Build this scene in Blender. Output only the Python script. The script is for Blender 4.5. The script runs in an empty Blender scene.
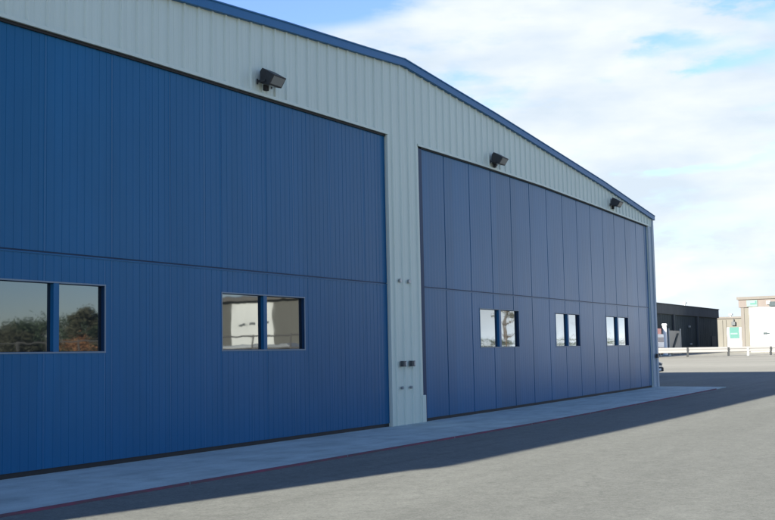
import bpy, math, random
from mathutils import Vector, Matrix
random.seed(7)
S = bpy.context.scene
COL = S.collection
R = math.radians

# ------------------------------------------------------------------ camera
F_PX, PITCH, ROLL, YAW, DIST, EYE = 1101.7, 0.0843666, -0.0195702, 1.0580736, 12.326, 1.65
_fw = Vector((math.sin(YAW)*math.cos(PITCH), math.cos(YAW)*math.cos(PITCH), math.sin(PITCH)))
_ri = Vector((math.cos(YAW), -math.sin(YAW), 0.0))
_up = _ri.cross(_fw)
_c, _s = math.cos(ROLL), math.sin(ROLL)
RI, UP, FW = _c*_ri + _s*_up, -_s*_ri + _c*_up, _fw
CAM = Vector((0, -DIST, EYE))
cd = bpy.data.cameras.new('camera')
cd.sensor_fit = 'HORIZONTAL'; cd.sensor_width = 36.0; cd.lens = F_PX*36.0/775.0
cd.clip_start = 0.1; cd.clip_end = 6000
cam = bpy.data.objects.new('camera', cd); COL.objects.link(cam)
m3 = Matrix((RI, UP, -FW)).transposed()
cam.matrix_world = Matrix.Translation(CAM) @ m3.to_4x4()
S.camera = cam

def ray(px, py):
    return RI*((px-387.5)/F_PX) - UP*((py-260.0)/F_PX) + FW

# ------------------------------------------------------------------ materials
def mat(name, base, rough=0.6, metal=0.0, spec=0.5, build=None, ior=None):
    m = bpy.data.materials.new(name); m.use_nodes = True
    nt = m.node_tree; b = nt.nodes['Principled BSDF']
    b.inputs['Base Color'].default_value = (*base, 1)
    b.inputs['Roughness'].default_value = rough
    b.inputs['Metallic'].default_value = metal
    b.inputs['Specular IOR Level'].default_value = spec
    if ior: b.inputs['IOR'].default_value = ior
    if build: build(nt, b, base)
    return m

def N(nt, t, **kw):
    n = nt.nodes.new(t)
    for k, v in kw.items():
        if k in n.inputs: n.inputs[k].default_value = v
        else: setattr(n, k, v)
    return n

def coords(nt, scale=(1, 1, 1)):
    tc = N(nt, 'ShaderNodeTexCoord'); mp = N(nt, 'ShaderNodeMapping')
    mp.inputs['Scale'].default_value = scale
    nt.links.new(tc.outputs['Object'], mp.inputs['Vector'])
    return mp.outputs['Vector']

def noise(nt, vec, scale, detail=4, rough=0.6):
    n = N(nt, 'ShaderNodeTexNoise'); n.inputs['Scale'].default_value = scale
    n.inputs['Detail'].default_value = detail; n.inputs['Roughness'].default_value = rough
    nt.links.new(vec, n.inputs['Vector']); return n.outputs['Fac']

def ramp(nt, fac, stops):
    r = N(nt, 'ShaderNodeValToRGB'); e = r.color_ramp.elements
    while len(e) < len(stops): e.new(0.5)
    for i, (p, c) in enumerate(stops):
        e[i].position = p; e[i].color = (*c, 1) if len(c) == 3 else c
    nt.links.new(fac, r.inputs['Fac']); return r.outputs['Color']

def mul(nt, a, b, fac=1.0):
    x = N(nt, 'ShaderNodeMix', data_type='RGBA', blend_type='MULTIPLY')
    x.inputs[0].default_value = fac
    nt.links.new(a, x.inputs[6]); nt.links.new(b, x.inputs[7]); return x.outputs[2]

def grey(v): return (v, v, v)

def weathered(amount=0.12, streak=True, bump=0.0, bscale=40):
    def f(nt, b, base):
        v1 = coords(nt, (1, 1, 1)); v2 = coords(nt, (6, 6, 0.25))
        rgb = N(nt, 'ShaderNodeRGB'); rgb.outputs[0].default_value = (*base, 1)
        c = mul(nt, rgb.outputs[0], ramp(nt, noise(nt, v1, 0.35, 5), [(0.3, grey(1-amount)), (0.7, grey(1+amount*0.3))]))
        if streak:
            c = mul(nt, c, ramp(nt, noise(nt, v2, 1.0, 4), [(0.3, grey(1-amount)), (0.65, grey(1.0))]))
        nt.links.new(c, b.inputs['Base Color'])
        if bump:
            bp = N(nt, 'ShaderNodeBump'); bp.inputs['Strength'].default_value = bump
            bp.inputs['Distance'].default_value = 0.01
            nt.links.new(noise(nt, v1, bscale, 3), bp.inputs['Height'])
            nt.links.new(bp.outputs['Normal'], b.inputs['Normal'])
    return f

def door_nodes(nt, b, base):
    weathered(0.06)(nt, b, base)
    b.inputs['Specular Tint'].default_value = (0.82, 0.95, 1.0, 1)
    src = b.inputs['Base Color'].links[0].from_socket
    # each pressed panel came from the paint line a touch different
    sx = N(nt, 'ShaderNodeSeparateXYZ'); nt.links.new(coords(nt), sx.inputs[0])
    dv = N(nt, 'ShaderNodeMath', operation='DIVIDE'); dv.inputs[1].default_value = 1.39; nt.links.new(sx.outputs[0], dv.inputs[0])
    fl_ = N(nt, 'ShaderNodeMath', operation='FLOOR'); nt.links.new(dv.outputs[0], fl_.inputs[0])
    wn = N(nt, 'ShaderNodeTexWhiteNoise', noise_dimensions='1D'); nt.links.new(fl_.outputs[0], wn.inputs['W'])
    c = mul(nt, src, ramp(nt, wn.outputs['Value'], [(0.0, grey(0.91)), (1.0, grey(1.05))]))
    # rain-borne dust near the foot, irregular
    c = mul(nt, c, ramp(nt, noise(nt, coords(nt, (1.2, 1.2, 0.5)), 1.0, 5, 0.65), [(0.3, (0.95, 0.94, 0.92)), (0.6, grey(1.0))]))
    nt.links.new(c, b.inputs['Base Color'])
    rr_ = N(nt, 'ShaderNodeMapRange'); rr_.inputs['To Min'].default_value = 0.25; rr_.inputs['To Max'].default_value = 0.34
    nt.links.new(noise(nt, coords(nt, (0.7, 0.7, 0.3)), 1.0, 3, 0.5), rr_.inputs['Value']); nt.links.new(rr_.outputs['Result'], b.inputs['Roughness'])
    # gentle oil-canning of the thin sheet
    bp = N(nt, 'ShaderNodeBump'); bp.inputs['Strength'].default_value = 0.05; bp.inputs['Distance'].default_value = 0.012
    nt.links.new(noise(nt, coords(nt, (0.8, 0.8, 0.25)), 1.0, 1), bp.inputs['Height']); nt.links.new(bp.outputs['Normal'], b.inputs['Normal'])

def worn_paint(nt, b, base):
    c = ramp(nt, noise(nt, coords(nt, (2.5, 14, 14)), 1.0, 6, 0.7), [(0.40, base), (0.60, (0.105, 0.065, 0.075))])
    nt.links.new(c, b.inputs['Base Color'])

def asphalt_nodes(nt, b, base):
    v = coords(nt)
    rgb = N(nt, 'ShaderNodeRGB'); rgb.outputs[0].default_value = (*base, 1)
    c = mul(nt, rgb.outputs[0], ramp(nt, noise(nt, v, 55, 6, 0.8), [(0.33, grey(0.66)), (0.66, grey(1.26))]))
    c = mul(nt, c, ramp(nt, noise(nt, v, 14, 5, 0.75), [(0.35, grey(0.84)), (0.65, grey(1.12))]))
    c = mul(nt, c, ramp(nt, noise(nt, v, 2.6, 6, 0.7), [(0.3, grey(0.88)), (0.7, grey(1.08))]))
    c = mul(nt, c, ramp(nt, noise(nt, coords(nt, (0.10, 0.45, 1)), 1.0, 5, 0.6), [(0.3, grey(0.86)), (0.7, grey(1.08))]))
    c = mul(nt, c, ramp(nt, noise(nt, coords(nt, (0.9, 0.9, 1)), 1.0, 3, 0.5), [(0.24, grey(0.66)), (0.31, grey(1.0))]))
    c = mul(nt, c, ramp(nt, noise(nt, coords(nt, (0.06, 2.4, 1)), 1.0, 4, 0.55), [(0.30, grey(0.87)), (0.42, grey(1.0)), (0.7, grey(1.05))]))
    # fine wandering cracks
    vo = N(nt, 'ShaderNodeTexVoronoi', feature='DISTANCE_TO_EDGE'); vo.inputs['Scale'].default_value = 0.16
    wv = N(nt, 'ShaderNodeVectorMath', operation='ADD')
    nz = N(nt, 'ShaderNodeTexNoise'); nz.inputs['Scale'].default_value = 0.9; nz.inputs['Detail'].default_value = 6
    nt.links.new(v, nz.inputs['Vector'])
    nt.links.new(v, wv.inputs[0]); nt.links.new(nz.outputs['Color'], wv.inputs[1])
    nt.links.new(wv.outputs[0], vo.inputs['Vector'])
    c = mul(nt, c, ramp(nt, vo.outputs['Distance'], [(0.0, grey(0.72)), (0.004, grey(1.0))]), 0.45)
    nt.links.new(c, b.inputs['Base Color'])
    bp = N(nt, 'ShaderNodeBump'); bp.inputs['Strength'].default_value = 0.5; bp.inputs['Distance'].default_value = 0.008
    nt.links.new(noise(nt, v, 70, 4, 0.8), bp.inputs['Height']); nt.links.new(bp.outputs['Normal'], b.inputs['Normal'])

def concrete_nodes(nt, b, base):
    v = coords(nt)
    rgb = N(nt, 'ShaderNodeRGB'); rgb.outputs[0].default_value = (*base, 1)
    c = mul(nt, rgb.outputs[0], ramp(nt, noise(nt, v, 1.3, 7, 0.65), [(0.3, grey(0.74)), (0.5, grey(0.97)), (0.72, grey(1.1))]))
    c = mul(nt, c, ramp(nt, noise(nt, coords(nt, (0.5, 2.2, 1)), 1.0, 5, 0.7), [(0.32, grey(0.82)), (0.6, grey(1.04))]))
    c = mul(nt, c, ramp(nt, noise(nt, v, 40, 4), [(0.3, grey(0.9)), (0.7, grey(1.06))]))
    nt.links.new(c, b.inputs['Base Color'])
    bp = N(nt, 'ShaderNodeBump'); bp.inputs['Strength'].default_value = 0.25; bp.inputs['Distance'].default_value = 0.006
    nt.links.new(noise(nt, v, 30, 5), bp.inputs['Height']); nt.links.new(bp.outputs['Normal'], b.inputs['Normal'])

def yard_nodes(nt, b, base):
    v = coords(nt, (0.05, 0.012, 1))
    rgb = N(nt, 'ShaderNodeRGB'); rgb.outputs[0].default_value = (*base, 1)
    c = mul(nt, rgb.outputs[0], ramp(nt, noise(nt, v, 2.0, 6, 0.65), [(0.3, grey(0.80)), (0.7, grey(1.06))]))
    c = mul(nt, c, ramp(nt, noise(nt, coords(nt), 1.2, 5, 0.7), [(0.3, grey(0.9)), (0.7, grey(1.05))]))
    nt.links.new(c, b.inputs['Base Color'])

def glass_nodes(nt, b, base):
    v = coords(nt, (1.0, 1.0, 0.7))
    bp = N(nt, 'ShaderNodeBump'); bp.inputs['Strength'].default_value = 0.018; bp.inputs['Distance'].default_value = 0.05
    nt.links.new(noise(nt, v, 1.6, 2), bp.inputs['Height']); nt.links.new(bp.outputs['Normal'], b.inputs['Normal']); nt.links.new(bp.outputs['Normal'], b.inputs['Coat Normal'])
    b.inputs['Specular Tint'].default_value = (0.72, 0.93, 1.0, 1)
    b.inputs['Coat Weight'].default_value = 1.0; b.inputs['Coat IOR'].default_value = 1.62; b.inputs['Coat Roughness'].default_value = 0.018

def leaf_nodes(nt, b, base):
    oi = N(nt, 'ShaderNodeNewGeometry')
    hsv = N(nt, 'ShaderNodeHueSaturation'); hsv.inputs['Color'].default_value = (*base, 1)
    mr = N(nt, 'ShaderNodeMapRange'); mr.inputs['To Min'].default_value = 0.5; mr.inputs['To Max'].default_value = 1.4
    nt.links.new(oi.outputs['Random Per Island'], mr.inputs['Value'])
    nt.links.new(mr.outputs['Result'], hsv.inputs['Value'])
    nt.links.new(hsv.outputs['Color'], b.inputs['Base Color'])

M = {}
M['door'] = mat('blue_door_paint', (0.009, 0.107, 0.240), 0.30, spec=0.19, build=door_nodes)
M['trim_blue'] = mat('blue_trim_paint', (0.016, 0.130, 0.29), 0.45, spec=0.25, build=weathered(0.06))
M['frame'] = mat('faded_window_trim', (0.19, 0.235, 0.27), 0.5, spec=0.3)
M['cream'] = mat('cream_paint', (0.60, 0.60, 0.56), 0.6, build=weathered(0.1))
M['jamb'] = mat('dark_blue_jamb', (0.007, 0.034, 0.085), 0.5, spec=0.2)
M['siding'] = mat('grey_green_siding', (0.565, 0.625, 0.53), 0.45, build=weathered(0.05))
M['steel_blue'] = mat('steel_blue_trim', (0.33, 0.39, 0.43), 0.5, spec=0.3, build=weathered(0.05))
M['rubber'] = mat('black_rubber', (0.010, 0.010, 0.011), 0.7)
M['glass'] = mat('window_glass', (0.012, 0.015, 0.016), 0.025, spec=0.5, ior=1.7, build=glass_nodes)
M['asphalt'] = mat('grey_asphalt', (0.168, 0.174, 0.150), 0.9, spec=0.25, build=asphalt_nodes)
M['concrete'] = mat('pale_concrete', (0.46, 0.53, 0.49), 0.8, spec=0.3, build=concrete_nodes)
M['yard'] = mat('sandy_concrete', (0.275, 0.268, 0.222), 0.9, spec=0.2, build=yard_nodes)
M['red'] = mat('red_edge_paint', (0.21, 0.048, 0.085), 0.8, build=worn_paint)
M['black_metal'] = mat('black_metal', (0.022, 0.024, 0.026), 0.5, build=weathered(0.2, False))
M['lens'] = mat('lamp_lens', (0.16, 0.17, 0.165), 0.12, spec=0.6)
M['grey_metal'] = mat('grey_metal', (0.35, 0.36, 0.36), 0.4, 0.5)
M['dull_metal'] = mat('dull_metal', (0.25, 0.27, 0.27), 0.55, 0.3)
M['white'] = mat('white_paint', (0.80, 0.80, 0.78), 0.55, build=weathered(0.04))
M['rail'] = mat('pale_galvanised_rail', (0.185, 0.185, 0.18), 0.6, build=weathered(0.08, False))
M['post'] = mat('dark_post', (0.030, 0.033, 0.035), 0.8, spec=.2)
M['charcoal'] = mat('charcoal_cladding', (0.050, 0.066, 0.072), 0.8, spec=0.08, build=weathered(0.2))
M['charcoal2'] = mat('brown_grey_parapet', (0.085, 0.094, 0.098), 0.8, spec=0.08, build=weathered(0.15))
M['tan'] = mat('tan_wall', (0.098, 0.095, 0.080), 0.8, build=weathered(0.1))
M['tan_dark'] = mat('tan_trim', (0.095, 0.088, 0.078), 0.8, build=weathered(0.1))
M['brown'] = mat('brown_fascia', (0.090, 0.076, 0.068), 0.7, build=weathered(0.08))
M['teal'] = mat('teal_sign_paint', (0.050, 0.125, 0.110), 0.7, spec=0.1)
M['teal_pale'] = mat('pale_teal_paint', (0.115, 0.170, 0.158), 0.7, spec=0.1)
M['roof'] = mat('metal_roofing', (0.30, 0.32, 0.33), 0.5, 0.2, build=weathered(0.1))
M['car'] = mat('dark_blue_car_paint', (0.10, 0.13, 0.15), 0.25, 0.3)
M['tyre'] = mat('tyre_rubber', (0.012, 0.012, 0.012), 0.8)
M['redpaint'] = mat('red_board_paint', (0.55, 0.06, 0.07), 0.5)
M['navy'] = mat('navy_board_paint', (0.03, 0.05, 0.12), 0.5)
M['orange'] = mat('orange_board_paint', (0.6, 0.25, 0.04), 0.5)
M['bark'] = mat('bark', (0.09, 0.07, 0.05), 0.9, build=weathered(0.3, False))
M['leaf'] = mat('dark_green_leaf', (0.040, 0.058, 0.028), 0.7, build=leaf_nodes)
M['leaf2'] = mat('olive_leaf', (0.06, 0.058, 0.03), 0.7, build=leaf_nodes)
M['leaf3'] = mat('orange_leaf', (0.24, 0.11, 0.045), 0.7, build=leaf_nodes)
M['post_grey'] = mat('dark_grey_metal', (0.055, 0.06, 0.062), 0.5, build=weathered(0.2, False))
M['pipe'] = mat('weathered_pipe', (0.07, 0.065, 0.06), 0.7)
M['mesh'] = mat('grey_gate_sheet', (0.16, 0.17, 0.17), 0.6, 0.2, build=weathered(0.35, False))

# ------------------------------------------------------------------ object helpers
class MB:
    def __init__(s): s.v = []; s.f = []
    def face(s, pts):
        n = len(s.v); s.v += [tuple(p) for p in pts]; s.f.append(tuple(range(n, n+len(pts))))
    def box(s, a, b):
        x0, y0, z0 = a; x1, y1, z1 = b
        p = [(x0,y0,z0),(x1,y0,z0),(x1,y1,z0),(x0,y1,z0),(x0,y0,z1),(x1,y0,z1),(x1,y1,z1),(x0,y1,z1)]
        s.hexa(p)
    def hexa(s, p):
        n = len(s.v); s.v += [tuple(q) for q in p]
        for q in ((3,2,1,0),(4,5,6,7),(0,1,5,4),(1,2,6,5),(2,3,7,6),(3,0,4,7)):
            s.f.append(tuple(n+i for i in q))
    def prism(s, poly, axis, a, b):
        """polygon in the two other axes, extruded along axis from a to b"""
        def P(q, t):
            return {0: (t, q[0], q[1]), 1: (q[0], t, q[1]), 2: (q[0], q[1], t)}[axis]
        n = len(s.v); k = len(poly)
        s.v += [P(q, a) for q in poly] + [P(q, b) for q in poly]
        s.f.append(tuple(n+i for i in range(k))); s.f.append(tuple(n+k+i for i in reversed(range(k))))
        for i in range(k):
            j = (i+1) % k; s.f.append((n+i, n+k+i, n+k+j, n+j))
    def tube(s, p, q, r, r2=None, k=10, cap=True):
        p, q = Vector(p), Vector(q); r2 = r if r2 is None else r2
        d = (q-p).normalized(); a = d.orthogonal().normalized(); b = d.cross(a)
        n = len(s.v)
        for c, rr in ((p, r), (q, r2)):
            for i in range(k):
                t = 2*math.pi*i/k; s.v.append(tuple(c + a*math.cos(t)*rr + b*math.sin(t)*rr))
        for i in range(k):
            j = (i+1) % k; s.f.append((n+i, n+j, n+k+j, n+k+i))
        if cap:
            s.f.append(tuple(n+i for i in reversed(range(k)))); s.f.append(tuple(n+k+i for i in range(k)))
    def build(s, name, m, parent=None, smooth=False, bevel=0, loc=None):
        me = bpy.data.meshes.new(name); me.from_pydata(s.v, [], s.f); me.validate(); me.update()
        import bmesh
        bm = bmesh.new(); bm.from_mesh(me)
        if s.__dict__.get('weld', True): bmesh.ops.remove_doubles(bm, verts=bm.verts, dist=1e-5)
        bmesh.ops.recalc_face_normals(bm, faces=bm.faces) if s.__dict__.get('recalc', True) else None
        bm.to_mesh(me); bm.free()
        me.materials.append(m)
        if smooth:
            for p in me.polygons: p.use_smooth = True
        o = bpy.data.objects.new(name, me); COL.objects.link(o)
        if loc: o.location = loc
        if parent:
            o.parent = parent
        if bevel:
            bv = o.modifiers.new('bevel', 'BEVEL'); bv.width = bevel; bv.segments = 2; bv.limit_method = 'ANGLE'
        return o

def tag(o, label=None, cat=None, group=None, kind=None):
    if label: o['label'] = label
    if cat: o['category'] = cat
    if group: o['group'] = group
    if kind: o['kind'] = kind
    return o

def thing(name, label, cat, loc=(0, 0, 0), rz=0, group=None):
    o = bpy.data.objects.new(name, None); COL.objects.link(o)
    o.location = loc; o.rotation_euler = (0, 0, rz); o.empty_display_size = 0.3
    return tag(o, label, cat, group)

def box(name, a, b, m, parent=None, bevel=0):
    mb = MB(); mb.box(a, b); return mb.build(name, m, parent, bevel=bevel)

def lerp_tab(tab, x):
    if x <= tab[0][0]:
        (x0, y0), (x1, y1) = tab[0], tab[1]
    elif x >= tab[-1][0]:
        (x0, y0), (x1, y1) = tab[-2], tab[-1]
    else:
        for (x0, y0), (x1, y1) in zip(tab, tab[1:]):
            if x0 <= x <= x1: break
    return y0 + (y1-y0)*(x-x0)/(x1-x0)

# ------------------------------------------------------------------ ground
GT = [(-3000, 0), (23, 0), (28, 0.02), (36, 0.075), (43, 0.125), (65, 0.20), (130, 0.53), (148, 0.70), (185, 1.02), (260, 1.15), (400, 1.18), (3000, 1.18)]
def g(x): return lerp_tab(GT, x)

def sheet(name, xs, y0, y1, dz, m):
    mb = MB()
    for a, b in zip(xs, xs[1:]):
        mb.face([(a, y0, g(a)+dz), (b, y0, g(b)+dz), (b, y1, g(b)+dz), (a, y1, g(a)+dz)])
    o = mb.build(name, m); o['kind'] = 'structure'; return o
sheet('asphalt', [-2500, -30, 23, 28, 36, 43, 54, 66], -2500, 2500, -0.028, M['asphalt'])
sheet('concrete_yard', [66, 98, 130, 148, 185, 222, 260, 330, 400, 2800], -2500, 2500, -0.028, M['yard'])

# apron slabs (joints left open between them) with the red painted edge
AP_F, AP_B = -2.76, 0.26
mb = MB(); mr = MB()
xs = [-8.387 + 3.987*i for i in range(14)]
for i, (a, b) in enumerate(zip(xs, xs[1:])):
    a2, b2 = a+0.009, b-0.009
    if i == len(xs)-2: b2 = 43.62
    fb = b2 - (0.55 if i == len(xs)-2 else 0)
    mb.hexa([(a2, AP_F, g(a2)-.3), (fb, AP_F, g(b2)-.3), (b2, AP_B, g(b2)-.3), (a2, AP_B, g(a2)-.3),
             (a2, AP_F, g(a2)), (fb, AP_F, g(b2)), (b2, AP_B, g(b2)), (a2, AP_B, g(a2))])
    e = min(fb, 41.5)
    if a2 < e:
        w = 0.03
        mr.face([(a2, AP_F+w, g(a2)+.004), (a2, AP_F-.004, g(a2)+.004), (e, AP_F-.004, g(e)+.004), (e, AP_F+w, g(e)+.004)])
        mr.face([(a2, AP_F-.004, g(a2)+.004), (a2, AP_F-.004, g(a2)-.035), (e, AP_F-.004, g(e)-.035), (e, AP_F-.004, g(e)+.004)])
mb.build('concrete_apron', M['concrete'])['kind'] = 'structure'
mr.build('red_edge_line', M['red'])['kind'] = 'structure'

# ------------------------------------------------------------------ hangar
hangar = thing('hangar', 'large grey metal hangar with blue roof trim and two wide blue doors', 'hangar', (22.6, 0, 0))
def H(mb, name, m, parent=None, **k):
    """build a hangar part given in world coordinates"""
    par = parent or hangar
    off = Vector((22.6, 0, 0))
    mb.v = [tuple(Vector(v)-off) for v in mb.v]
    return mb.build(name, m, par, **k)

XL, XR = -8.0, 43.45
RAKE = [(XL, 6.90), (11, 7.70), (14.5, 7.965), (17.72, 8.235), (20.83, 8.465), (22.65, 8.61), (25.2, 8.44), (27.9, 8.265), (30.05, 8.10), (37.3, 7.525), (43.6, 6.91)]
def rake(x): return lerp_tab(RAKE, x)
LT = [(-4.0, 6.41), (10.74, 6.53), (13.41, 6.58), (16.38, 6.61), (21.86, 6.68)]
RT = [(23.42, 6.645), (27, 6.675), (31.53, 6.67), (37, 6.58), (42.93, 6.46)]
DL0, DL1, DR0, DR1 = -4.0, 21.86, 23.42, 42.80

# ribbed front siding: one part, profile in plan, stretched between a lower and an upper line
fw = MB()
P0 = 10.81
def siding(x0, x1, zb, zt):
    pts = []
    k0 = int((x0-P0)/0.39) - 2; k1 = int((x1-P0)/0.39) + 2
    for k in range(k0, k1):
        c = P0 + 0.39*k
        for dx, y in ((-.040, -.05), (-.020, -.082), (.020, -.082), (.040, -.05), (.12, -.05), (.128, -.0535), (.146, -.0535), (.154, -.05), (.236, -.05), (.244, -.0535), (.262, -.0535), (.270, -.05)):
            pts.append((c+dx, y))
    ins = [(x0, -.05)] + [p for p in pts if x0+.004 < p[0] < x1-.004] + [(x1, -.05)]
    for (a, ya), (b, yb) in zip(ins, ins[1:]):
        fw.face([(a, ya, zb(a)), (b, yb, zb(b)), (b, yb, zt(b)), (a, ya, zt(a))])
top = lambda x: rake(x) - 0.10
gr = lambda x: g(x) - 0.02
siding(XL, DL0, gr, top)
siding(DL0, DL1, lambda x: lerp_tab(LT, x), top)
siding(DL1, DR0, gr, top)
siding(DR0, DR1, lambda x: lerp_tab(RT, x), top)
siding(DR1, XR, lambda x: lerp_tab(RT, x), top)
# returns of the openings
def ret(x, z0, z1): fw.face([(x, -.05, z0), (x, .10, z0), (x, .10, z1), (x, -.05, z1)])
ret(DL1, 0, lerp_tab(LT, DL1)); ret(DR0, 0, lerp_tab(RT, DR0)); ret(DR1, g(DR1), lerp_tab(RT, DR1)); ret(DL0, 0, 6.41)
fw.recalc = False
H(fw, 'front_wall', M['siding'])
cp = MB(); cp.box((DR1+.002, -.052, g(43)-.02), (XR-.162, -.03, lerp_tab(RT, DR1)-.004)); H(cp, 'corner_panel', M['steel_blue'])

# light edge trim around the openings
tr = MB()
def strip(mbx, tab, x0, x1, dz0, dz1, y0, y1):
    xs_ = sorted({x0, x1} | {t[0] for t in tab if x0 < t[0] < x1})
    for a, b in zip(xs_, xs_[1:]):
        za, zb_ = lerp_tab(tab, a), lerp_tab(tab, b)
        mbx.hexa([(a, y0, za+dz0), (b, y0, zb_+dz0), (b, y1, zb_+dz0), (a, y1, za+dz0),
                  (a, y0, za+dz1), (b, y0, zb_+dz1), (b, y1, zb_+dz1), (a, y1, za+dz1)])
strip(tr, LT, DL0, DL1+.05, -.003, .055, -.088, -.047)
strip(tr, RT, DR0-.05, DR1+.05, -.003, .05, -.088, -.047)
H(tr, 'header_trim', M['siding'])
jt = MB(); jt.box((DL1-.012, -.088, 0), (DL1+.05, -.03, 6.67))
H(jt, 'jamb_trim', M['siding'])
jt = MB(); jt.box((DR0-.01, -.044, .005), (DR0+.19, .06, 6.60))
H(jt, 'jamb_post', M['jamb'])
jt = MB(); jt.box((DR0-.13, -.10, 0), (DR0+.05, -.046, .64))
H(jt, 'jamb_guard', M['siding'], bevel=.006)
jt = MB()
jt.box((DR1+.02, -.075, g(43)-.02), (DR1+.10, -.03, 6.5))
jt.box((XR-.16, -.095, g(43)-.02), (XR+.06, .12, rake(XR)-.12))
H(jt, 'corner_trim', M['steel_blue'], bevel=.008)

# black strip paints in the gap's shade over each door, and blue doors
gap_shade = MB(); strip(gap_shade, LT, DL0, DL1-.01, -.045, -.004, -.035, .09); H(gap_shade, 'head_gap_shade', M['rubber'])
gap_shade = MB(); strip(gap_shade, RT, DR0+.195, DR1-.01, -.035, -.004, -.035, .09); H(gap_shade, 'head_gap_shade', M['rubber'])

SEAM_Z = 3.235
def leaf_mesh(x0, x1, seams, zb, zt, holes, seam_w, seam_d, rib_d):
    """finely ribbed metal door leaf; holes are (xa, xb, za, zb)"""
    mbx = MB(); pts = []
    edges = [x0] + [s for s in seams if x0 < s < x1] + [x1]
    for a, b in zip(edges, edges[1:]):
        ia, ib = a + (seam_w/2 if a != x0 else 0), b - (seam_w/2 if b != x1 else 0)
        n = max(1, round((ib-ia)/0.155)); w = (ib-ia)/n
        for i in range(n):
            c = ia + i*w
            pts += [(c, 0), (c+w*.36, 0), (c+w*.46, rib_d), (c+w*.90, rib_d), (c+w*.999, 0)]
        pts.append((ib, 0))
        if b != x1: pts += [(b-seam_w/2+.002, seam_d), (b+seam_w/2-.002, seam_d)]
    cuts = [h[0] for h in holes] + [h[1] for h in holes]
    def yat(x):
        return lerp_tab(sorted(pts), x)
    pts = sorted([p for p in pts if all(abs(p[0]-c) > .004 for c in cuts)] + [(c, 0.0) for c in cuts])
    for (a, ya), (b, yb) in zip(pts, pts[1:]):
        if b-a < 1e-6: continue
        m_ = (a+b)/2
        hs = [h for h in holes if h[0] <= m_ <= h[1]]
        za, zc = (zb(a), zb(b)), (zt(a), zt(b))
        if hs:
            h = hs[0]
            mbx.face([(a, ya, za[0]), (b, yb, za[1]), (b, yb, h[2]), (a, ya, h[2])])
            mbx.face([(a, ya, h[3]), (b, yb, h[3]), (b, yb, zc[1]), (a, ya, zc[0])])
        else:
            mbx.face([(a, ya, za[0]), (b, yb, za[1]), (b, yb, zc[1]), (a, ya, zc[0])])
    mbx.recalc = False
    return mbx

WZ0, WZ1, WD = 1.765, 2.785, 0.07
def door(x0, x1, seams, tab, wins, seam_w, seam_d, rib_d):
    topz = lambda x: lerp_tab(tab, x) - 0.02
    botz = lambda x: g(x) + 0.075
    holes = [(w[0], w[3], WZ0, WZ1) for w in wins]
    up = H(leaf_mesh(x0, x1, seams, lambda x: SEAM_Z+.012, topz, [], seam_w, seam_d, rib_d), 'upper_door_leaf', M['door'])
    lo = H(leaf_mesh(x0, x1, seams, botz, lambda x: SEAM_Z-.012, holes, seam_w, seam_d, rib_d), 'lower_door_leaf', M['door'])
    gp = MB(); gp.box((x0, .012, SEAM_Z-.02), (x1, .05, SEAM_Z+.02)); H(gp, 'hinge_seam', M['jamb'], up)
    # small drip ledge under the seam
    gp = MB(); gp.box((x0, -.010, SEAM_Z-.034), (x1, .008, SEAM_Z-.013)); H(gp, 'seam_ledge', M['door'], lo)
    sl = MB()
    xs_ = [x0] + [t[0] for t in GT if x0 < t[0] < x1] + [x1]
    for a, b in zip(xs_, xs_[1:]):
        sl.hexa([(a, .015, g(a)+.001), (b, .015, g(b)+.001), (b, .07, g(b)+.001), (a, .07, g(a)+.001),
                 (a, .015, g(a)+.078), (b, .015, g(b)+.078), (b, .07, g(b)+.078), (a, .07, g(a)+.078)])
    H(sl, 'bottom_seal', M['rubber'], lo)
    for (a, m0, m1, b) in wins:
        fr = MB(); t = .022
        fr.box((a-t, -.010, WZ1), (b+t, .004, WZ1+t)); fr.box((a-t, -.010, WZ0-t), (b+t, .004, WZ0))
        fr.box((a-t, -.009, WZ0), (a, .004, WZ1)); fr.box((b, -.009, WZ0), (b+t, .004, WZ1))
        H(fr, 'window_frame', M['frame'], lo)
        fr = MB()
        fr.box((a-t, .006, WZ1-.006), (b+t, WD+.02, WZ1+t)); fr.box((a-t, .006, WZ0-t), (b+t, WD+.02, WZ0+.006))
        fr.box((a-t, .006, WZ0+.006), (a+.004, WD+.02, WZ1-.006)); fr.box((b-.004, .006, WZ0+.006), (b+t, WD+.02, WZ1-.006))
        H(fr, 'window_lining', M['jamb'], lo)  # shade of the reveal put into a darker blue than the door
        fr = MB(); fr.box((m0-.02, -.004, WZ0-.001), (m1+.02, WD+.015, WZ1+.001)); H(fr, 'mullion', M['door'], lo)
        for q0, q1 in ((a, m0), (m1, b)):
            gl = MB(); gl.box((q0+.006, WD-.006, WZ0+.008), (q1-.006, WD+.006, WZ1-.008))
            H(gl, 'window_pane', M['glass'], lo)
    return up, lo

door(DL0+.02, DL1-.012, [21.40-1.403*k for k in range(0, 18)], LT,
     [(10.66, 11.80, 11.87, 12.84), (15.80, 17.08, 17.15, 18.45)], .006, .004, .0036)
door(DR0+.20, DR1-.02, [24.89, 26.39, 27.78, 29.18, 30.60, 31.99, 33.37, 34.72, 36.06, 37.40, 38.69, 39.99, 41.34, 42.45], RT,
     [(26.87, 28.14, 28.24, 29.53), (32.50, 33.57, 33.63, 34.66), (37.43, 38.69, 38.78, 39.96)], .034, .022, .0006)

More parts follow.
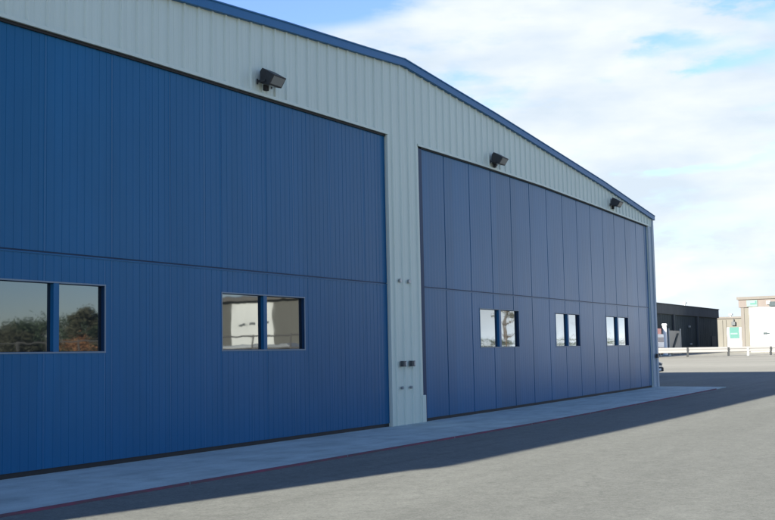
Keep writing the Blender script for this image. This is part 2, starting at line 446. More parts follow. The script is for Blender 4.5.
# rake trim (blue), roof slabs, the other walls
for part_x in ((XL-.12, 22.65), (22.65, XR+.12)):
    rt = MB(); strip(rt, RAKE, part_x[0], part_x[1], -.165, 0.0, -.15, -.045)
    strip(rt, RAKE, part_x[0], part_x[1], -.005, .02, -.17, -.03)
    H(rt, 'roof_trim', M['trim_blue'])
rf = MB(); strip(rf, RAKE, XL-.1, XR+.1, -.09, -.012, -.04, 46.0); H(rf, 'roof', M['roof'])
wl = MB(); wl.box((XL, .0, -.1), (XL+.12, 45.9, rake(XL)-.09)); H(wl, 'side_wall', M['siding'])
wl = MB(); wl.box((XR-.12, .12, g(XR)-.1), (XR, 45.9, rake(XR)-.09)); H(wl, 'side_wall', M['siding'])
wl = MB(); strip(wl, RAKE, XL, XR, -9, -.1, 45.8, 45.95); H(wl, 'back_wall', M['siding'])
# inner plane behind the doors closes every joint
ib = MB(); ib.box((XL+.2, .20, 0), (XR-.2, .24, 6.45)); H(ib, 'inner_lining', M['rubber'])
# eave gutter and downspout on the sunny right-hand corner
gt = MB(); gt.box((XR+.01, -.04, rake(XR)-.20), (XR+.13, 45.9, rake(XR)-.05)); H(gt, 'gutter', M['trim_blue'])

# fixtures on the pillar between the doors
for x in (22.33, 22.76):
    lb = MB(); lb.box((x-.07, -.17, 1.335), (x+.07, -.082, 1.465)); b_ = H(lb, 'latch_box', M['post_grey'], bevel=.006)
    lb = MB(); lb.box((x+.005, -.180, 1.352), (x+.062, -.169, 1.448)); H(lb, 'latch_plate', M['grey_metal'], b_)
    kb = MB(); kb.tube((x-.02, -.07, .85), (x-.02, -.12, .85), .035, k=12); H(kb, 'bolt', M['dull_metal'])
    kb = MB(); kb.tube((x, -.07, 3.32), (x, -.11, 3.32), .048, k=12); H(kb, 'pivot_cap', M['grey_metal'])
sb = MB(); sb.box((43.12, -.17, 1.26), (43.30, -.095, 1.42)); H(sb, 'sensor_box', M['black_metal'], bevel=.006)
sb = MB(); sb.box((43.30, -.16, 1.29), (43.36, -.095, 1.39)); H(sb, 'sensor_cover', M['white'])

# ------------------------------------------------------------------ floodlights
def make_flood(label):
    t = thing('floodlight', label, 'floodlight', group='floodlights above the hangar doors')
    w = .225
    prof = [(-.05, -.15), (-.05, .10), (-.11, .165), (-.40, -.01), (-.27, -.20)]
    hb = MB(); hb.prism(prof, 0, -w, w)
    for i in range(5):                                  # cooling fins on the back
        hb.box((-.16+.08*i-.006, -.06, -.10), (-.16+.08*i+.006, -.02, .07))
    hs = hb.build('housing', M['black_metal'], t, bevel=.012)
    # lens on the slanting underside
    a, b = Vector((0, -.40, -.01)), Vector((0, -.27, -.20)); c = Vector((0, -.05, -.15))
    n = (b-a).cross(Vector((1, 0, 0))).normalized()
    if n.z > 0: n = -n
    def slab(p, q, nn, w2, o1, o2, e):
        d = (q-p); p2, q2 = p + d*e, q - d*e; s_ = MB(); X = Vector((1, 0, 0))
        s_.hexa([p2-X*w2+nn*o1, p2+X*w2+nn*o1, q2+X*w2+nn*o1, q2-X*w2+nn*o1,
                 p2-X*w2+nn*o2, p2+X*w2+nn*o2, q2+X*w2+nn*o2, q2-X*w2+nn*o2]); return s_
    slab(a, b, n, w-.03, -.004, .006, .12).build('lens', M['lens'], t)
    n2 = (c-b).cross(Vector((1, 0, 0))).normalized()
    if n2.z > 0: n2 = -n2
    slab(b, c, n2, w-.05, -.004, .006, .2).build('lower_lens', M['lens'], t)
    yk = MB(); yk.box((-.055, -.075, -.26), (.055, .0, -.14)); yk.tube((0, -.05, -.17), (0, -.12, -.12), .02)
    yk.build('junction_box', M['post'], t, bevel=.005)
    ar = MB()
    for s_ in (-1, 1): ar.box((s_*.25-.008, -.20, -.14), (s_*.25+.008, .0, -.09)); ar.box((s_*.25-.02, -.012, -.17), (s_*.25+.02, .002, -.06))
    ar.tube((-.25, -.15, -.115), (.25, -.15, -.115), .012)
    ar.build('bracket', M['black_metal'], t)
    return t
def copy_tree(o, parent=None):
    c = o.copy(); COL.objects.link(c)
    if parent: c.parent = parent
    for ch in list(o.children): copy_tree(ch, c)
    return c
fl = make_flood('black box floodlight on the grey gable above the left door')
spots = [(17.05, 6.97, None), (27.86, 6.97, 'black box floodlight on the gable near the left end of the right door'),
         (38.30, 6.90, 'black box floodlight high on the gable near the far right corner')]
fls = [fl] + [copy_tree(fl) for _ in spots[1:]]
for o, (x, z, lab) in zip(fls, spots):
    o.location = (x, -.083, z); o.scale = (.93, .93, .93)
    if lab: o['label'] = lab

# ------------------------------------------------------------------ background: guardrail
def at_depth(px, dep, z=None, py=346):
    p = CAM + ray(px, py)*dep
    if z is not None: p.z = z
    return p
gd = 130.0
ga, gb = at_depth(575, gd), at_depth(1150, gd)
gdir = (Vector((gb.x, gb.y, 0)) - Vector((ga.x, ga.y, 0))); glen = gdir.length; gdir.normalize()
gz = 0.50
rail = thing('guardrail', 'long pale steel guardrail across the yard in front of the far buildings', 'guardrail', (ga.x, ga.y, gz), math.atan2(gdir.y, gdir.x))
rb = MB()
prof = [(0, .50), (-.07, .56), (-.07, .70), (0, .78), (0, .84), (-.07, .92), (-.07, 1.06), (0, 1.13)]
for (a, b) in zip(prof, prof[1:]):
    rb.face([(0, a[0], a[1]), (glen, a[0], a[1]), (glen, b[0], b[1]), (0, b[0], b[1])])
    rb.face([(0, a[0]+.03, a[1]), (glen, a[0]+.03, a[1]), (glen, b[0]+.03, b[1]), (0, b[0]+.03, b[1])])
rb.build('rail_beam', M['rail'], rail)
scale = gd/F_PX
for px in (605, 646, 687.3, 728.2, 770.5, 812, 853, 894):
    u = (px-575)*scale
    pb = MB(); pb.box((u-.105, -.10, -.5), (u+.105, .12, 1.12)); pb.build('post', M['post'], rail)
for px in (747.6, 790):
    u = (px-575)*scale
    pb = MB(); pb.box((u-.12, -.095, -.5), (u+.12, .12, 1.05)); pb.build('post', M['dull_metal'], rail)
# ------------------------------------------------------------------ charcoal building
Yd, Xd = 29.74, 185.4
dk = thing('charcoal_building', 'low charcoal metal building with a brown grey parapet band behind the guardrail', 'building', (150, Yd, .6))
def rel(mbx, o, name, m, **k):
    off = Vector(o.location); mbx.v = [tuple(Vector(v)-off) for v in mbx.v]; return mbx.build(name, m, o, **k)
w = MB(); w.box((112, Yd, .2), (Xd-.15, Yd+28, 6.35))
for i in range(62): w.box((112.5+1.17*i, Yd-.015, .3), (112.62+1.17*i, Yd+.01, 6.3))
rel(w, dk, 'wall', M['charcoal'])
w = MB(); w.box((111.8, Yd-.25, 6.352), (Xd, Yd+28.2, 7.70)); rel(w, dk, 'parapet', M['charcoal2'])
w = MB(); w.box((111.7, Yd-.35, 7.702), (Xd+.1, Yd+28.3, 7.82)); rel(w, dk, 'coping', M['charcoal'])
for px in (673.5, 697.5):
    rr = ray(px, 346); t = (Yd+DIST)/rr.y; x = rr.x*t
    w = MB(); w.box((x-.25, Yd-.30, .3), (x+.25, Yd-.052, 6.34)); rel(w, dk, 'downpipe', M['charcoal2'])
for px, pz in ((689, 4.6), (690, 2.0)):
    rr = ray(px, 346); t = (Yd+DIST)/rr.y; x = rr.x*t
    w = MB(); w.box((x-.35, Yd-.3, pz), (x+.35, Yd-.06, pz+.28)); rel(w, dk, 'wall_lamp', M['dull_metal'], bevel=.05)
rr = ray(713.5, 346); t = (Yd+DIST)/rr.y; x = rr.x*t
w = MB(); w.box((x-1.4, Yd-.12, .5), (x+1.4, Yd-.055, 3.4)); d_ = rel(w, dk, 'door', M['charcoal2'])
rr = ray(686.5, 346); t = (Yd+4+DIST)/rr.y
w = MB(); w.tube((rr.x*t, Yd+4, 7.8), (rr.x*t, Yd+4, 9.1), .12); w.tube((rr.x*t, Yd+4, 8.7), (rr.x*t, Yd+4, 9.0), .35); rel(w, dk, 'roof_vent', M['dull_metal'])

# light pole, sheet gate and board in front of the charcoal building
def on_y(px, Y): 
    rr = ray(px, 346); t = (Y+DIST)/rr.y; return rr.x*t
py_ = Yd-3
x = on_y(665.2, py_)
pl = thing('white_pole', 'slim white pole standing in front of the charcoal building beside the coloured board', 'pole', (x, py_, .55))
w = MB(); w.tube((x, py_, .3), (x, py_, 4.55), .32, .26, k=12); rel(w, pl, 'shaft', M['white'])
w = MB(); w.tube((x, py_, 4.552), (x, py_, 4.75), .36, .30, k=12); rel(w, pl, 'cap', M['white'])
w = MB(); w.box((x-.6, py_-.6, .2), (x+.6, py_+.6, .75)); rel(w, pl, 'footing', M['concrete'])
xa, xb = on_y(669, Yd-2), on_y(680.5, Yd-2)
gp = thing('sheet_gate', 'dull grey sheet metal gate leaning before the charcoal wall', 'gate', (xa, Yd-2, .6))
w = MB(); w.box((xa+.15, Yd-2.05, .75), (xb-.15, Yd-1.95, 3.95)); rel(w, gp, 'panel', M['mesh'])
for xx in (xa, xb):
    w = MB(); w.tube((xx, Yd-2, .3), (xx, Yd-2, 4.25), .14); rel(w, gp, 'post', M['dull_metal'])
w = MB(); w.hexa([(xa+.4, Yd-2.14, .8), (xa+1.2, Yd-2.14, .8), (xb-1.0, Yd-2.14, 3.6), (xb-1.8, Yd-2.14, 3.6), (xa+.4, Yd-2.06, .8), (xa+1.2, Yd-2.06, .8), (xb-1.0, Yd-2.06, 3.6), (xb-1.8, Yd-2.06, 3.6)])
rel(w, gp, 'brace', M['charcoal'])
xa, xb = on_y(655, Yd-4), on_y(663.6, Yd-4)
bd = thing('sign_board', 'red white and navy sign board at the corner of the hangar before the charcoal building', 'sign', (xa, Yd-4, .6))
lay = [(.95, 1.35, 'orange'), (1.352, 1.75, 'navy'), (1.752, 2.35, 'white'), (2.352, 2.95, 'navy'), (2.952, 3.35, 'white'), (3.352, 4.05, 'redpaint')]
for z0, z1, mm in lay:
    w = MB(); w.box((xa, Yd-4.06, z0), (xb - (1.0 if mm in ('redpaint',) else 0), Yd-3.94, z1)); rel(w, bd, 'board_band', M[mm])
for xx in (xa+.3, xb-1.3):
    w = MB(); w.box((xx, Yd-3.93, .3), (xx+.2, Yd-3.8, 4.0)); rel(w, bd, 'leg', M['dull_metal'])

# ------------------------------------------------------------------ tan building and white-door hangar (both face the sun)
Xt = 215.0
def yx(px, X):
    rr = ray(px, 346); t = X/rr.x; return rr.y*t - DIST, t
def zpx(py, px, X):
    t = X/ray(px, py).x; return EYE + ray(px, py).z*t
tn = thing('tan_building', 'small tan building with a teal sign above its white doorway', 'building', (Xt, 34, .7))
y1 = 44.0; y0 = 27.0
zt = zpx(318.5, 731, Xt)
w = MB(); w.box((Xt, y0, .3), (Xt+16, y1, zt)); rel(w, tn, 'wall', M['tan'])
w = MB(); w.box((Xt-.3, y0, zt+.002), (Xt+16.3, y1+.3, zt+.35)); rel(w, tn, 'roof_edge', M['tan_dark'])
ya, _ = yx(728, Xt); yb, _ = yx(742, Xt)
w = MB(); w.box((Xt-.12, yb, .6), (Xt+.02, ya, zpx(327.5, 735, Xt))); dr = rel(w, tn, 'doorway', M['white'])
yc, _ = yx(730.3, Xt); yd, _ = yx(740, Xt)
zs1, zs0 = zpx(327.3, 735, Xt), zpx(338.3, 735, Xt); zm = (zs1+zs0)/2
w = MB(); w.box((Xt-.30, yd, zs0), (Xt-.122, yc, zs1)); sg = rel(w, tn, 'sign_panel', M['teal'])
w = MB(); w.box((Xt-.36, yd+.25, zm-.32), (Xt-.302, yc-.25, zm-.02)); rel(w, tn, 'sign_stripe', M['teal_pale'])
yp, _ = yx(735, Xt); zl = zpx(323.5, 735, Xt)
w = MB(); w.box((Xt-.6, yp-.35, zl-.35), (Xt-.01, yp+.35, zl+.35)); w.tube((Xt-.5, yp, zl+.3), (Xt-.1, yp, zl+.8), .12); rel(w, tn, 'wall_lamp', M['charcoal2'])
for px in (722.5, 726.2):
    yq, _ = yx(px, Xt); w = MB(); w.box((Xt-.16, yq-.22, .5), (Xt-.002, yq+.22, zt-.3)); rel(w, tn, 'pilaster', M['tan'])
yv, _ = yx(732, Xt+5)
w = MB(); w.tube((Xt+5, yv, zt), (Xt+5, yv, zt+.9), .2); w.tube((Xt+5, yv, zt+.75), (Xt+5, yv, zt+1.05), .45); rel(w, tn, 'roof_vent', M['dull_metal'])

Xw = 165.0
wh = thing('white_door_hangar', 'tan hangar with a tall white door under a brown fascia at the right edge', 'building', (Xw, 20, .7))
yL, _ = yx(742.7, Xw); yR = -14.0
zf1, zf0 = zpx(298.0, 745, Xw), zpx(307.3, 752, Xw)
w = MB(); w.box((Xw, yR, .3), (Xw+26, yL, zf0)); rel(w, wh, 'wall', M['tan'])
w = MB(); w.box((Xw-.35, yR, zf0+.002), (Xw+26, yL+.25, zf1-.25)); rel(w, wh, 'fascia', M['brown'])
w = MB(); w.box((Xw-.6, yR-.2, zf1-.248), (Xw+26.2, yL+.45, zf1+.15)); rel(w, wh, 'roof_edge', M['tan_dark'])
w = MB(); w.box((Xw-.20, yL-.45, .3), (Xw-.002, yL, zf0)); rel(w, wh, 'corner_post', M['tan_dark'])
yd0, _ = yx(751.2, Xw)
w = MB(); w.box((Xw-.10, yd0+.05, .3), (Xw-.002, yL-.47, zf0-.05)); rel(w, wh, 'side_panel', M['tan'])
w = MB(); w.box((Xw-.24, yR+4, .45), (Xw-.102, yd0, zf0-.02)); wd = rel(w, wh, 'door', M['white'])
ym, _ = yx(766.3, Xw); zmk = zpx(333.3, 766, Xw)
w = MB(); w.box((Xw-.34, ym-.28, zmk-.17), (Xw-.242, ym+.28, zmk+.17)); w.box((Xw-.33, ym-.62, zmk-.12), (Xw-.242, ym-.30, zmk+.06)); rel(w, wh, 'door_plate', M['charcoal'])
ys0, _ = yx(760, Xw); ys1, _ = yx(749.3, Xw)
zq0, zq1 = zpx(306.4, 755, Xw), zpx(300.2, 755, Xw)
w = MB(); w.box((Xw-.50, ys0, zq0), (Xw-.352, ys1, zq1)); rel(w, wh, 'sign_panel', M['teal_pale'])
zmm = zq0 + (zq1-zq0)*.42
w = MB(); w.box((Xw-.54, ys0+.12, zmm-.10), (Xw-.502, ys1-.5, zmm+.10)); w.box((Xw-.54, ys0+.12, zmm+.1), (Xw-.502, ys0+.3, zq1-.1)); rel(w, wh, 'sign_stripe', M['teal'])
yl_, _ = yx(771.3, Xw); zl_ = zpx(302.5, 771, Xw)
w = MB(); w.box((Xw-.7, yl_-.28, zl_-.25), (Xw-.352, yl_+.28, zl_+.25)); rel(w, wh, 'wall_lamp', M['white'], bevel=.06)
yl_, _ = yx(775.3, Xw)
w = MB(); w.box((Xw-.8, yl_-.55, zl_-.55), (Xw-.352, yl_+.45, zl_+.1)); rel(w, wh, 'floodlamp', M['charcoal'], bevel=.06)

# ------------------------------------------------------------------ parked car past the hangar's corner
def make_car(loc, rz, label):
    t = thing('parked_car', label, 'car', loc, rz)
    # local: nose towards +x, length 4.4, width 1.75
    prof = [(-2.15, .35), (-2.2, .62), (-2.12, .95), (-1.85, 1.02), (-1.2, 1.40), (-.2, 1.45), (.35, 1.38), (1.0, 1.0), (1.75, .90), (2.12, .74), (2.2, .52), (2.12, .30), (1.80, .26), (-1.9, .26)]
    b = MB(); n = len(prof)
    def width(z): return .86 if z < .95 else .86 - (z-.95)*.42
    L = [(x, -width(z), z) for x, z in prof]; Rr = [(x, width(z), z) for x, z in prof]
    b.v = L + Rr
    b.f = [tuple(range(n)), tuple(reversed(range(n, 2*n)))] + [(i, n+i, n+(i+1) % n, (i+1) % n) for i in range(n)]
    b.build('body', M['car'], t, bevel=.05)
    for x, nm in ((2.16, 'front_bumper'), (-2.16, 'rear_bumper')):
        box(nm, (x-.10, -.80, .28), (x+.10, .80, .50), M['tyre'], t, bevel=.04)
    for s in (-1, 1):
        box('headlight', (2.0, s*.66-.17, .62), (2.20, s*.66+.17, .74), M['lens'], t, bevel=.03)
        gl = MB(); y = s*.80
        gl.hexa([(-1.05, y, 1.02), (.72, y, 1.02), (.25, s*.69, 1.33), (-.95, s*.69, 1.35), (-1.05, y+s*.02, 1.02), (.72, y+s*.02, 1.02), (.25, s*.71, 1.33), (-.95, s*.71, 1.35)])
        gl.build('side_window', M['glass'], t)
        box('mirror', (.55, s*.95-.09, 1.0), (.70, s*.95+.09, 1.13), M['car'], t, bevel=.03)
    ws = MB(); ws.hexa([(.40, -.62, 1.37), (.40, .62, 1.37), (.98, .76, 1.03), (.98, -.76, 1.03), (.43, -.62, 1.40), (.43, .62, 1.40), (1.01, .76, 1.06), (1.01, -.76, 1.06)])
    ws.build('windscreen', M['glass'], t)
    box('number_plate', (2.262, -.25, .34), (2.275, .25, .45), M['white'], t)
    for x in (-1.35, 1.38):
        for s in (-1, 1):
            wb = MB(); wb.tube((x, s*.66, .32), (x, s*.885, .32), .32, k=24); wt = wb.build('wheel', M['tyre'], t, bevel=.03)
            rb_ = MB(); rb_.tube((x, s*.88, .32), (x, s*.895, .32), .20, k=16); rb_.build('rim', M['grey_metal'], wt)
    return t
make_car((57.6, 6.10, g(57.6)-.05), R(-90), 'dark car parked past the right corner of the hangar with only its nose showing')

# ------------------------------------------------------------------ what the windows mirror: the far side of the tarmac
def mir(px, X):
    """where the mirrored line of sight through photo column px meets the plane x = X"""
    rr = ray(px, 330); t = X/rr.x
    return -(-DIST + rr.y*t), t
ws_x = 68.0
yA, tA = mir(205, ws_x); yB, _ = mir(318, ws_x)
sc = lambda py, px: EYE + ray(px, py).z*(ws_x/ray(px, py).x)
wk = thing('workshop', 'beige workshop with a white roller door mirrored in the middle window', 'building', (ws_x, (yA+yB)/2, .2))
ylo, yhi = min(yA, yB), max(yA, yB)
ze = sc(301, 250)
w = MB(); w.box((ws_x, ylo, 0), (ws_x+14, yhi, ze)); rel(w, wk, 'wall', M['tan'])
w = MB(); w.box((ws_x-.5, ylo-.4, ze+.002), (ws_x+14.4, yhi+.4, ze+.30)); rel(w, wk, 'roof_edge', M['tan_dark'])
w = MB(); w.prism([(ws_x-.3, ze+.30), (ws_x+7, ze+.9), (ws_x+14.3, ze+.30)], 1, ylo-.3, yhi+.3); rel(w, wk, 'roof', M['roof'])
y_a, _ = mir(234, ws_x); y_b, _ = mir(276, ws_x)
w = MB(); w.box((ws_x-.08, min(y_a, y_b), 0), (ws_x-.002, max(y_a, y_b), sc(303.5, 250))); rel(w, wk, 'roller_door', M['cream'])
zq = sc(324, 250)
for i, px in enumerate((243.5, 247.5, 254, 267, 270.5)):
    yq, _ = mir(px, ws_x)
    w = MB(); zq_ = zq + (i-2)*.05; w.box((ws_x-.12, yq-.22, zq_-.09), (ws_x-.082, yq+.14+.05*(i == 2), zq_+.08)); rel(w, wk, 'door_plate', M['charcoal2'])

def pvan(X, px, label, rz):
    y, _ = mir(px, X)
    t = thing('parked_van', label, 'van', (X, y, g(X)-.05), rz)
    prof = [(-2.5, .35), (-2.5, 2.0), (-2.3, 2.2), (.9, 2.25), (1.3, 2.05), (1.9, 1.25), (2.5, 1.05), (2.6, .5), (2.5, .3)]
    b = MB(); b.prism(prof, 1, -.95, .95); b.build('body', M['grey_metal'], t, bevel=.08)
    for s in (-1, 1): box('side_window', (.6, s*.955-.008, 1.35), (1.5, s*.955+.008, 1.95), M['glass'], t)
    for x in (-1.6, 1.6):
        for s in (-1, 1):
            wb = MB(); wb.tube((x, s*.75, .36), (x, s*.97, .36), .36, k=20); wb.build('wheel', M['tyre'], t)
    return t
pvan(60, 246, 'silver van parked before the white roller door of the workshop', R(80))
pvan(60, 285, 'silver van parked at the plain end of the beige workshop', R(95))

# rail fence opposite
fx = 50.0
yA, _ = mir(-160, fx); yB, _ = mir(420, fx)
ylo, yhi = min(yA, yB), max(yA, yB)
fe = thing('rail_fence', 'pipe rail fence along the far side of the tarmac', 'fence', (fx, ylo, .15))
for z in (1.3, 2.05, 2.75):
    w = MB(); w.tube((fx, ylo, z), (fx, yhi, z), .045, k=8); rel(w, fe, 'rail', M['pipe'])
nps = int((yhi-ylo)/2.6)
for i in range(nps+1):
    yy = ylo + (yhi-ylo)*i/nps
    w = MB(); w.tube((fx, yy, 0), (fx, yy, 2.85), .06, k=8); rel(w, fe, 'post', M['pipe'])

def make_tree(name, label, cat, loc, h, cw, leafm, seed, n=5200, base=.18, leaf=.12, group=None):
    rnd = random.Random(seed)
    t = thing(name, label, cat, loc, group=group)
    tk = MB(); p = Vector((0, 0, -.2)); hh = h*.82; r = .03*h
    for i in range(6):
        q = Vector((rnd.uniform(-.1, .1)*i, rnd.uniform(-.1, .1)*i, hh*(i+1)/6))
        tk.tube(p, q, r*(1-i/6.5), r*(1-(i+1)/6.5), k=8, cap=False)
        if i > 0:
            for _ in range(4):
                a = rnd.uniform(0, 6.28); L_ = cw*.45*(1.1-i/7)
                e = q + Vector((math.cos(a)*L_, math.sin(a)*L_, L_*.5)); tk.tube(q, e, r*.35*(1-i/7), .012, k=5, cap=False)
        p = q
    tk.build('trunk', M['bark'], t)
    sq = min(1.0, h*.10/(cw*.12))
    cr = MB(); cr.weld = False; cr.recalc = False
    clumps = []
    for _ in range(26):
        zz = rnd.uniform(base, 1.0); rad = cw*.5*math.sqrt(max(.04, 1-((zz-.5)/.56)**2))*rnd.uniform(.35, 1.0)
        a = rnd.uniform(0, 6.28); clumps.append((Vector((math.cos(a)*rad, math.sin(a)*rad, zz*h)), cw*rnd.uniform(.10, .20)))
    for _ in range(n):
        c, cr_ = rnd.choice(clumps)
        p = c + Vector((rnd.gauss(0, 1), rnd.gauss(0, 1), rnd.gauss(0, .8)*sq))*cr_*.6
        u = Vector((rnd.gauss(0, 1), rnd.gauss(0, 1), rnd.gauss(0, 1))).normalized(); v_ = u.orthogonal().normalized()
        s_ = leaf*rnd.uniform(.6, 1.3)
        cr.face([p-u*s_, p-v_*s_*.5, p+u*s_, p+v_*s_*.5])
    cr.build('crown', leafm, t)
    return t
tl = [(-30, 78, 5.2, 8, 'leaf'), (4, 70, 4.4, 5, 'leaf2'), (22, 74, 4.8, 5.5, 'leaf'), (40, 82, 4.6, 6, 'leaf2'), (64, 76, 5.5, 8, 'leaf'), (84, 70, 5.6, 2.6, 'leaf2'), (100, 76, 5.5, 8, 'leaf'),
      (128, 80, 5.5, 7, 'leaf'), (165, 84, 6.0, 7, 'leaf2')]
words = ['broad dark green tree farthest along the opposite tree line', 'short olive tree mirrored at the left edge of the first window', 'dark green tree standing between two olive trees opposite the first window',
         'low olive tree mirrored beside the first window mullion', 'dense green tree mirrored in the right pane of the first window', 'tall thin olive tree mirrored in the right pane of the first window',
         'dark tree mirrored at the right edge of the first window', 'green tree standing alone left of the beige workshop', 'tall olive tree closest to the beige workshop']
for i, ((px, X, h, cw, lm), lab) in enumerate(zip(tl, words)):
    y, _ = mir(px, X); make_tree('tree', lab, 'tree', (X, y, g(X)-.05), h, cw, M[lm], 100+i, group='trees across the tarmac')
for i, (px, X, h) in enumerate(((70, 56, 2.7), (80, 57, 3.0), (90, 56, 2.6))):
    y, _ = mir(px, X)
    make_tree('shrub', ('orange autumn shrub, left of three behind the rail fence', 'orange autumn shrub, tallest of three behind the rail fence', 'orange autumn shrub, lowest of three behind the rail fence')[i],
              'shrub', (X, y, g(X)-.05), h, 2.2, M['leaf3'], 300+i, n=1400, base=.1, leaf=.08, group='orange shrubs opposite')
for i, (px, X, h, cw, lab) in enumerate(((508, 95, 9, 2.6, 'slim sparse tree mirrored in the first window of the right door'), (487, 150, 2.7, 12, 'low wide tree far off, mirrored in the right door'),
                                      (560, 190, 2.6, 22, 'spreading low tree far off, mirrored in the middle right window'), (618, 240, 2.7, 28, 'widest far off tree mirrored in the last window'))):
    y, _ = mir(px, X); make_tree('tree', lab, 'tree', (X, y, g(X)-.05), h, cw, M['leaf' if i else 'leaf2'], 200+i, n=(2600 if i else 420), leaf=.12, base=(.1 if i else .5), group='trees across the tarmac')

# ------------------------------------------------------------------ sun and sky
SV = Vector((3.3, -.70, -1.0)).normalized()       # direction the light travels
el = math.asin(-SV.z); toS = -SV
sd = bpy.data.lights.new('sun', 'SUN'); sd.energy = 4.8; sd.angle = R(0.5); sd.color = (1.0, 0.93, 0.82)
so = bpy.data.objects.new('sun', sd); COL.objects.link(so)
so.rotation_euler = SV.to_track_quat('-Z', 'Y').to_euler(); so.location = (-30, 20, 40)

W = bpy.data.worlds.new('World'); S.world = W; W.use_nodes = True
nt = W.node_tree; nt.nodes.clear()
out = N(nt, 'ShaderNodeOutputWorld'); bg = N(nt, 'ShaderNodeBackground'); bg.inputs['Strength'].default_value = 0.06
sky = N(nt, 'ShaderNodeTexSky'); sky.sky_type = 'NISHITA'; sky.sun_disc = False
sky.sun_elevation = el; sky.sun_rotation = math.atan2(toS.x, toS.y)
sky.air_density = 1.0; sky.dust_density = 0.1; sky.ozone_density = 4.0
tc = N(nt, 'ShaderNodeTexCoord'); sep = N(nt, 'ShaderNodeSeparateXYZ')
nt.links.new(tc.outputs['Generated'], sep.inputs[0])
def MA(op, a, b=None, clamp=False):
    n = N(nt, 'ShaderNodeMath', operation=op); n.use_clamp = clamp
    for i, q in enumerate((a, b)):
        if q is None: continue
        if isinstance(q, (int, float)): n.inputs[i].default_value = q
        else: nt.links.new(q, n.inputs[i])
    return n.outputs[0]
X_, Y_, Z_ = sep.outputs
az = MA('MULTIPLY', MA('ARCTAN2', Y_, X_), 57.29578)
elv = MA('MULTIPLY', MA('ARCSINE', Z_), 57.29578)
comb = N(nt, 'ShaderNodeCombineXYZ')
nt.links.new(MA('MULTIPLY', az, 0.09), comb.inputs[0]); nt.links.new(MA('MULTIPLY', elv, 0.26), comb.inputs[1])
nz = N(nt, 'ShaderNodeTexNoise'); nz.inputs['Scale'].default_value = 1.0; nz.inputs['Detail'].default_value = 9; nz.inputs['Roughness'].default_value = 0.58
nt.links.new(comb.outputs[0], nz.inputs['Vector'])
nz2 = N(nt, 'ShaderNodeTexNoise'); nz2.inputs['Scale'].default_value = 3.2; nz2.inputs['Detail'].default_value = 6; nz2.inputs['Roughness'].default_value = 0.6
nt.links.new(comb.outputs[0], nz2.inputs['Vector'])
fac = MA('MULTIPLY', MA('SUBTRACT', nz.outputs['Fac'], 0.5), 2.2)
fac = MA('ADD', fac, MA('MULTIPLY', MA('SUBTRACT', nz2.outputs['Fac'], 0.5), 1.25))
fac = MA('ADD', fac, 0.88)
# openings in the cloud layer: (azimuth, elevation, half width, half height, depth) in degrees
wob = MA('MULTIPLY', MA('SUBTRACT', nz2.outputs['Fac'], 0.5), 9.0)
az0, az = az, MA('ADD', az, wob)
elw = MA('ADD', elv, MA('MULTIPLY', MA('SUBTRACT', nz.outputs['Fac'], 0.5), 3.0))
for (a0, e0, sa, se, dp) in ((37.5, 19.0, 5.5, 2.6, 2.0), (31.0, 18.2, 3.2, 1.0, 1.05), (14.6, 15.2, 3.0, 0.6, 0.72), (11.8, 13.9, 2.2, 0.4, 0.6), (13.6, 9.15, 3.4, 0.28, 0.8), (9.0, 17.0, 3.0, 1.0, 0.9), (22, 24, 14, 3, 1.0)):
    dx = MA('DIVIDE', MA('SUBTRACT', az, a0), sa); dy = MA('DIVIDE', MA('SUBTRACT', elw, e0), se)
    d2 = MA('ADD', MA('MULTIPLY', dx, dx), MA('MULTIPLY', dy, dy))
    fac = MA('SUBTRACT', fac, MA('MULTIPLY', MA('EXPONENT', MA('MULTIPLY', d2, -1.0)), dp))
az = az0
# thinner cover towards the zenith
up_ = N(nt, 'ShaderNodeMapRange'); up_.inputs['From Min'].default_value = 16; up_.inputs['From Max'].default_value = 40; up_.inputs['To Max'].default_value = 1.05
nt.links.new(elv, up_.inputs['Value'])
fac = MA('SUBTRACT', fac, up_.outputs['Result'])
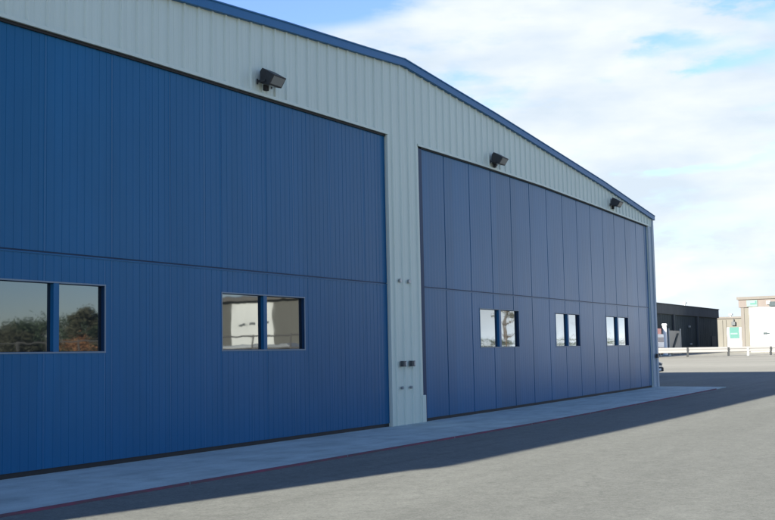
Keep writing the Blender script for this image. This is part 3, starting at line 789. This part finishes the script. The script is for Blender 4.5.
# the cloud bank lies to the east; the sky clears away from it
off = MA('ABSOLUTE', MA('SUBTRACT', az, 8.0))
sd_ = N(nt, 'ShaderNodeMapRange'); sd_.inputs['From Min'].default_value = 34; sd_.inputs['From Max'].default_value = 60; sd_.inputs['To Max'].default_value = 1.3
nt.links.new(off, sd_.inputs['Value'])
fac = MA('SUBTRACT', fac, sd_.outputs['Result'])
ms = N(nt, 'ShaderNodeMapRange', interpolation_type='SMOOTHSTEP'); ms.inputs['From Min'].default_value = 0.0; ms.inputs['From Max'].default_value = 0.85
nt.links.new(fac, ms.inputs['Value'])
# cloud brightness varies a little with the noise
cl = N(nt, 'ShaderNodeValToRGB')
e = cl.color_ramp.elements
e[0].position = 0.34; e[0].color = (2.68, 3.10, 3.52, 1); e[1].position = 0.64; e[1].color = (3.45, 3.68, 3.85, 1)
nz3 = N(nt, 'ShaderNodeTexNoise'); nz3.inputs['Scale'].default_value = 1.7; nz3.inputs['Detail'].default_value = 7
nt.links.new(comb.outputs[0], nz3.inputs['Vector']); nt.links.new(nz3.outputs['Fac'], cl.inputs['Fac'])
mx = N(nt, 'ShaderNodeMix', data_type='RGBA')
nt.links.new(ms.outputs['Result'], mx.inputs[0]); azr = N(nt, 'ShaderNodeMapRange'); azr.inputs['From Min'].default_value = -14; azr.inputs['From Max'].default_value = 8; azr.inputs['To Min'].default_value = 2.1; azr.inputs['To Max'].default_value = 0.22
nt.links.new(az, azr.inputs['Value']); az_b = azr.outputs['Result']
# haze whitens the low sky; out of view extra glow is added for reflections
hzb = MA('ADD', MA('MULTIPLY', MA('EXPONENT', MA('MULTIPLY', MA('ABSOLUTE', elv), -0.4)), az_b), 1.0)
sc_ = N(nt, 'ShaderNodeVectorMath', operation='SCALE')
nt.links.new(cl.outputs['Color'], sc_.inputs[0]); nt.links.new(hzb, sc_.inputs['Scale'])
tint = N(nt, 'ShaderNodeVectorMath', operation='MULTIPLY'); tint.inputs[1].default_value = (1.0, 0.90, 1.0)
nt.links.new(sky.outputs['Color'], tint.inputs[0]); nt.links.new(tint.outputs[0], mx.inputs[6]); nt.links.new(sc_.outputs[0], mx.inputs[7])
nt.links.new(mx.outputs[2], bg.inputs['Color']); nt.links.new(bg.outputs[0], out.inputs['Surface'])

S.view_settings.view_transform = 'Standard'; S.view_settings.look = 'None'
S.view_settings.gamma = 1.0; S.view_settings.use_curve_mapping = False
S.view_settings.exposure = 2.2
S.render.engine = 'CYCLES'
S.cycles.max_bounces = 8
